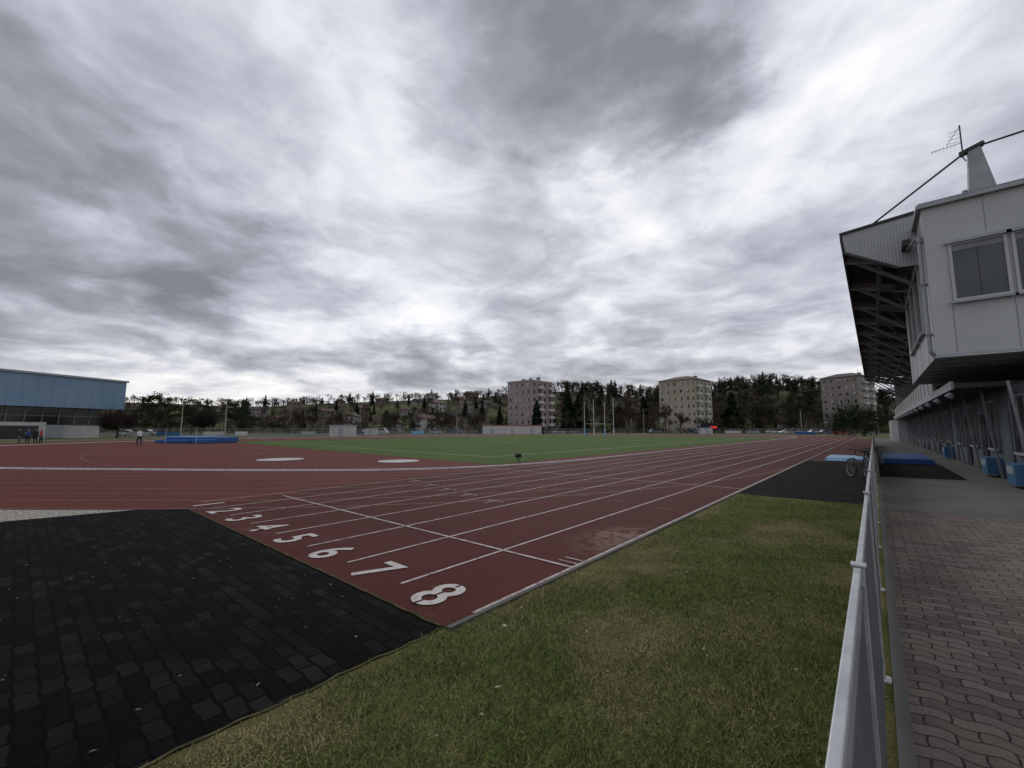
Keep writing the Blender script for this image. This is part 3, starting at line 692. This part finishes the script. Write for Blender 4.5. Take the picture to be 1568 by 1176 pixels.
for i in range(14): b.tube((2.25,22+i*4,3.0),(2.15,22+i*4,2.85),.09,m_lgrey,.14,n=10)
b.obj('spotlights',gs)
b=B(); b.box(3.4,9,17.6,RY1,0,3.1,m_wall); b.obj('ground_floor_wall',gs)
g_=B(); f_=B()
for i in range(14):
    y=18.3+i*4
    g_.box(3.36,3.398,y+.5,y+2.2,1.0,2.7,m_glassd); f_.box(3.33,3.397,y+.44,y+.5,.95,2.76,m_grey); f_.box(3.33,3.397,y+2.2,y+2.26,.95,2.76,m_grey)
    f_.box(3.33,3.397,y+.5,y+2.2,2.7,2.76,m_grey); f_.box(3.3,3.397,y+.5,y+2.2,.93,1.0,m_lgrey); f_.box(3.34,3.358,y+1.32,y+1.38,1.0,2.7,m_grey)
    f_.box(3.35,3.397,y+2.6,y+3.6,.02,2.3,m_glassd if i%3 else m_wall)
    f_.beam((3.0,y,3.1),(3.28,y,.0),.06,.08,m_grey)
    if i in(0,1,4): f_.box(3.0,3.397,y+.5,y+1.5,.1,.7,m_hallb); f_.box(2.985,2.998,y+.6,y+1.4,.4,.62,m_lgrey)
f_.box(3.37,3.398,17.7,RY1,0,.12,m_dark)
g_.obj('ground_floor_windows',gs); f_.obj('ground_floor_trim',gs)
b=B()
for yy in(20.6,48,):
    b.add([(3.0,yy-.15,9.2),(3.75,yy-.15,9.2),(3.42,yy-.1,11.3),(3.12,yy-.1,11.3),(3.0,yy+.25,9.2),(3.75,yy+.25,9.2),(3.42,yy+.15,11.3),(3.12,yy+.15,11.3)],[(0,1,2,3),(7,6,5,4),(0,4,5,1),(1,5,6,2),(2,6,7,3),(3,7,4,0)],m_lgrey)
    b.beam((2.95,yy,11.22),(3.5,yy,11.4),.3,.1,m_dark)
    b.tube((3.2,yy,11.35),(.0,yy,9.15),.035,m_dark); b.tube((3.2,yy,11.35),(8.,yy,11.6),.035,m_dark); b.tube((2.95,yy,9.0),(2.95,yy,9.9),.07,m_lgrey)
b.obj('pylons',gs)
b=B(); b.tube((2.95,20.2,10.9),(2.95,20.2,12.1),.02,m_dark); b.tube((2.97,20.2,11.45),(2.2,20.2,11.42),.009,m_dark)
for i in range(7): xx=2.24+i*.09; b.tube((xx,20.05,11.43),(xx,20.35,11.43),.004,m_dark)
for i in range(4): b.tube((2.6+i*.03,20.2,11.55+i*.12),(2.94,20.2,11.5+i*.15),.006,m_dark)
b.tube((2.6,20.2,11.5),(2.94,20.2,12.05),.008,m_dark); b.box(2.85,2.93,20.1,20.2,10.95,11.1,m_dark); b.tube((2.95,20.2,10.9),(3.05,20.5,10.9),.015,m_dark); b.obj('tv_antenna',gs)
b=B(); b.prism([(2.,0),(8,0),(8,3),(2,3)],RY1+8,RY1+20,m_wpanel); b.obj('annex',gs)

# ------------------------------------------------------------ bicycles
def bike(x,y,rz,lean,frame):
    r=empty('bicycle',(x,y,.0),rz); r.rotation_euler=(0,lean,rz)
    b=B()
    for yy in(-.52,.52):
        b.ring((0,yy,.34),.325,.02,m_black); b.ring((0,yy,.34),.30,.008,m_galv)
        for k in range(12): t=k*math.pi/6; b.tube((0,yy,.34),(0,yy+.3*math.cos(t),.34+.3*math.sin(t)),.0025,m_galv,n=3)
    b.obj('wheels',r)
    b=B(); bb=(0,-.08,.3); st=(0,-.2,.78); hd=(0,.36,.8); h2=(0,.39,.68)
    for p,q in((bb,st),(bb,h2),(st,hd),(st,(0,-.52,.34)),(bb,(0,-.52,.34)),(h2,(0,.52,.34)),(hd,(0,.34,.95)),(st,(0,-.23,.9))): b.tube(p,q,.022,frame)
    b.tube((-.26,.34,.98),(.26,.34,.98),.014,m_dark); b.box(-.07,.07,-.36,-.12,.9,.95,m_black)
    b.ring((.04,-.08,.3),.09,.01,m_dark); b.tube((.04,-.08,.3),(.1,-.02,.16),.01,m_dark); b.box(.07,.16,-.05,.02,.14,.17,m_dark); b.obj('frame',r)
bike(-.32,18.6,.05,.14,m_dark); bike(-.50,19.4,.5,.12,m_dark); bike(-.40,20.8,0,.17,m_dark); bike(.16,22.5,0,-.15,m_dark)

r=empty('photo_timing_camera',(-13.1,15.8,0))
b=B(); b.box(-.1,.1,-.14,.14,.36,.54,m_black); b.tube((0,-.14,.45),(0,-.22,.45),.05,m_dark); b.obj('body',r,bevel=.015)
b=B()
for k in range(3): t=k*2.09; b.tube((0,0,.36),(.18*math.cos(t),.18*math.sin(t),.02),.013,m_dark)
b.obj('tripod',r)

# ------------------------------------------------------------ cars
def car(u,d,rz,paint,van=False):
    x,y=W(*at(u,d)); r=empty('parked_car' if not van else 'parked_van',(x,y,0),rz)
    pr=[(-2.1,.35),(-2.12,.75),(-1.95,.95),(-1.5,1.02),(1.0,1.0),(1.9,.85),(2.1,.65),(2.1,.35)] if not van else [(-2.4,.35),(-2.45,1.2),(1.7,1.2),(2.3,1.0),(2.45,.6),(2.45,.35)]
    b=B(); b.prism(pr,-.85,.85,paint); b.obj('body',r,bevel=.06)
    ca=[(-1.75,1.0),(-1.35,1.45),(.1,1.47),(.95,1.0)] if not van else [(-2.4,1.2),(-2.35,2.0),(1.1,2.0),(1.75,1.2)]
    b=B(); b.prism(ca,-.72,.72,m_glassd); b.obj('windows',r,bevel=.04)
    b=B(); b.prism([(ca[1][0]-.02,ca[1][1]-.02),(ca[2][0]+.05,ca[2][1]-.02),(ca[2][0],ca[2][1]+.06),(ca[1][0],ca[1][1]+.05)],-.73,.73,paint); b.obj('roof',r)
    b=B()
    for xx in(-1.3,1.3):
        for s in(-1,1): b.tube((xx,s*.7,.32),(xx,s*.88,.32),.32,m_black,n=16); b.tube((xx,s*.88,.32),(xx,s*.89,.32),.19,m_galv,n=10)
    b.obj('wheels',r)
cp=[M('car_paint_white',(.6,.6,.6),.3),M('car_paint_grey',(.12,.125,.13),.3,spec=.5),M('car_paint_blue',(.04,.07,.16),.3,spec=.5),M('car_paint_red',(.25,.03,.03),.3,spec=.5),M('car_paint_silver',(.35,.36,.37),.3,metal=.4)]
for i,(u,d) in enumerate([(200,104),(232,106),(250,108),(555,140),(585,142),(610,145),(668,152),(700,154),(722,156),(845,165),(862,166),(880,166),(1002,160),(1060,165),(1120,168),(1150,168),(1245,150),(1262,146),(1285,128),(1180,168),(1200,160)]):
    car(u,d,HEAD+random.choice([0,0,math.pi,1.5])+random.uniform(-.1,.1),cp[[0,4,1,2,0,1,4,2,3,0][i%10]],van=(i in(4,12,18)))

# ------------------------------------------------------------ people (skinned surfaces)
m_skin=M('skin',(.42,.27,.20),.6); m_hair=M('hair',(.03,.02,.015),.8)
def person(x,y,rz,top,legs,arm=.2,stride=.25,armup=False):
    r=empty('person',(x,y,.015),rz)
    def skin(name,V,E,R,mat,root=0):
        me=bpy.data.meshes.new(name); me.from_pydata(V,E,[]); me.materials.append(mat); o=bpy.data.objects.new(name,me); finish(o,r)
        o.modifiers.new('s','SKIN'); me.skin_vertices[0].data[root].use_root=True
        for i,q in enumerate(R): me.skin_vertices[0].data[i].radius=q
        s=o.modifiers.new('d','SUBSURF'); s.levels=s.render_levels=1; return o
    s=stride
    V=[(0,0,.93),(0,0,1.1),(0,0,1.32),(0,.01,1.44),(0,.015,1.52), (-.17,0,1.38),(-.22,-arm*.5,1.12),(-.22,arm*.3,.9),(.17,0,1.38),(.22,arm*.5,1.12),(.24,arm*1.2,.92 if not armup else 1.3),
       (-.09,0,.88),(-.1,s*.5+.03,.48),(-.1,s*.55,.08),(-.1,s*.55+.16,.04),(.09,0,.88),(.1,-s*.35+.04,.48),(.1,-s,.1),(.1,-s+.15,.05)]
    E=[(0,1),(1,2),(2,3),(3,4),(2,5),(5,6),(6,7),(2,8),(8,9),(9,10),(0,11),(11,12),(12,13),(13,14),(0,15),(15,16),(16,17),(17,18)]
    R=[(.15,.11),(.13,.1),(.16,.11),(.07,.06),(.05,.05),(.07,.07),(.05,.05),(.035,.035),(.07,.07),(.05,.05),(.035,.035),(.1,.1),(.065,.065),(.045,.045),(.04,.04),(.1,.1),(.065,.065),(.045,.045),(.04,.04)]
    skin('body',V,E,R,top)
    skin('trousers',[(0,0,.95)]+V[11:],[(0,1),(1,2),(2,3),(3,4),(0,5),(5,6),(6,7),(7,8)],[(.155,.12)]+[(a*1.12,c*1.12) for a,c in R[11:]],legs)
    skin('head',[(0,.015,1.5),(0,.02,1.58),(0,.03,1.68),(0,.13,1.625),(-.085,.02,1.63),(.085,.02,1.63)],[(0,1),(1,2),(1,3),(1,4),(1,5)],[(.05,.05),(.085,.09),(.075,.085),(.014,.014),(.015,.02),(.015,.02)],m_skin)
    skin('hair',[(0,-.02,1.6),(0,0,1.7),(0,.04,1.735)],[(0,1),(1,2)],[(.085,.06),(.085,.08),(.06,.05)],m_hair)
    for nm,w in(('left_hand',V[7]),('right_hand',V[10])):
        hv=[w,(w[0],w[1]+.01,w[2]-.07)];he=[(0,1)];hr=[(.028,.02),(.036,.018)]
        for k,(dx,l) in enumerate(((-.028,.07),(-.01,.085),(.01,.08),(.028,.06),(.045,.045))):
            hv+=[(w[0]+dx,w[1]+.015,w[2]-.09),(w[0]+dx,w[1]+.03,w[2]-.09-l)]; he+=[(1,len(hv)-2),(len(hv)-2,len(hv)-1)]; hr+=[(.009,.009),(.007,.007)]
        skin(nm,hv,he,hr,m_skin)
c_=[M('dark_tracksuit',(.02,.02,.025),.8),M('white_shirt',(.6,.6,.6),.8),M('blue_jacket',(.04,.07,.2),.8),M('grey_trousers',(.09,.09,.1),.8),M('red_jacket',(.3,.04,.04),.8)]
person(-59.4,8.6,HEAD+1.2,c_[1],c_[0],.25,.3)
person(*W(*at(36,50)),HEAD+2.5,c_[0],c_[3],.1,.1); person(*W(*at(48,51)),HEAD-2,c_[2],c_[0],.1,.08,True); person(*W(*at(60,52)),HEAD+1,c_[0],c_[0],.15,.15); person(*W(*at(68,50)),HEAD-1.2,c_[4],c_[0],.1,.1)

# ------------------------------------------------------------ sky
SUN_AZ=-31.5; SUN_EL=33
def dvec(az,el):
    a=math.radians(az-40.5);e=math.radians(el); return (math.sin(a)*math.cos(e),math.cos(a)*math.cos(e),math.sin(e))
w=bpy.data.worlds.new('World'); S.world=w; w.use_nodes=True; nt=w.node_tree; nt.nodes.clear(); g=NB(nt)
w.cycles.sampling_method='MANUAL'; w.cycles.sample_map_resolution=256
D=g.N.new('ShaderNodeTexCoord').outputs['Generated']; D=g.vmath('NORMALIZE',D)
s=g.sep(D); zc=g.math('ADD',g.math('MAXIMUM',s[2],0.),.15)
P=g.comb(g.math('DIVIDE',s[0],zc),g.math('DIVIDE',s[1],zc),0.)
wp=g.vmath('ADD',P,g.vmath('SCALE',g.vmath('SUBTRACT',g.noise(P,1.1,3,.5,0,'Color'),(.5,.5,.5)),sc=.55))
n1=g.noise(wp,1.25,8,.55,.15); n2=g.noise(wp,.42,3,.5,.1); n3=g.noise(wp,4.2,5,.55,.3)
val=g.math('ADD',g.math('MULTIPLY',n1,1.25),g.math('ADD',g.math('MULTIPLY',n2,.50),g.math('MULTIPLY',n3,.48)))
val=g.math('SUBTRACT',val,.515)
Dp=g.vmath('NORMALIZE',g.vmath('ADD',D,g.vmath('SCALE',g.vmath('SUBTRACT',g.noise(g.vmath('MULTIPLY',D,(1,1,2.2)),3.4,5,.6,0,'Color'),(.5,.5,.5)),sc=.45)))
blobs=[(6,46,14,-.30),(14,39,9,-.22),(-14,47,9,-.12),(-48,19,12,-.27),(-36,17.5,9,-.24),(-52,11,12,-.16),(-5,6.5,5,-.36),(-14,7.4,5,-.32),(-38,10,5,-.24),(14,8.5,5,-.22),(49,22,8,-.08),(-40,40,14,-.08),
 (9,31,10,.28),(24,26,9,.18),(-13,42,6,.09),(46,34,12,.16),(37,34,9,.09),(-28,15,6,.12),(-43,8,7,.14),(28,35,8,.06),(-8,12.5,7,.14)]
for az,el,rad,wt in blobs:
    dt=g.vmath('DOT_PRODUCT',Dp,dvec(az,el)); val=g.math('ADD',val,g.mr(dt,math.cos(math.radians(rad*1.35)),1.,0,wt*.8,True))
hor=g.mr(s[2],.0,.15,.28,0.,True); val=g.math('ADD',val,hor)
col=g.ramp(val,[(.18,(.215,.23,.265)),(.36,(.325,.34,.39)),(.48,(.44,.46,.53)),(.60,(.575,.595,.67)),(.74,(.78,.80,.86)),(.92,(.98,.99,1.))])
warm=g.mr(s[2],.0,.22,.6,0.); col=g.mix(warm,col,g.vmath('MULTIPLY',col,(1.07,1.01,.93)))
below=g.mr(s[2],-.02,.0,0,1); col=g.mix(below,(.12,.12,.11),col)
sky=g.N.new('ShaderNodeTexSky'); sky.sky_type='NISHITA'; sky.sun_disc=False; sky.sun_elevation=math.radians(SUN_EL); sky.sun_rotation=math.radians(SUN_AZ)
b1=g.N.new('ShaderNodeBackground'); g.L.new(sky.outputs[0],b1.inputs[0]); b1.inputs[1].default_value=.06
b2=g.N.new('ShaderNodeBackground'); g.L.new(col,b2.inputs[0]); b2.inputs[1].default_value=1.04
mx=g.N.new('ShaderNodeMixShader'); mx.inputs[0].default_value=.95; g.L.new(b1.outputs[0],mx.inputs[1]); g.L.new(b2.outputs[0],mx.inputs[2])
out=g.N.new('ShaderNodeOutputWorld'); g.L.new(mx.outputs[0],out.inputs[0])
ld=bpy.data.lights.new('sun','SUN'); ld.energy=.7; ld.angle=math.radians(20); ld.color=(1,.96,.9)
lo=bpy.data.objects.new('sun',ld); COL.objects.link(lo)
a=math.radians(SUN_AZ);e=math.radians(SUN_EL); sd=Vector((math.sin(a)*math.cos(e),math.cos(a)*math.cos(e),math.sin(e)))
lo.rotation_euler=sd.to_track_quat('Z','Y').to_euler(); lo.location=(0,0,50)

# ------------------------------------------------------------ camera
cd=bpy.data.cameras.new('camera'); cam=bpy.data.objects.new('camera',cd); COL.objects.link(cam)
cam.location=(0,0,1.72); cam.rotation_euler=(math.radians(90+6.106),0,math.radians(40.506))
cd.sensor_width=36; cd.lens=645/1568*36; cd.clip_end=6000; cd.clip_start=.05
S.camera=cam
S.view_settings.view_transform='Standard'; S.view_settings.look='None'; S.view_settings.exposure=0
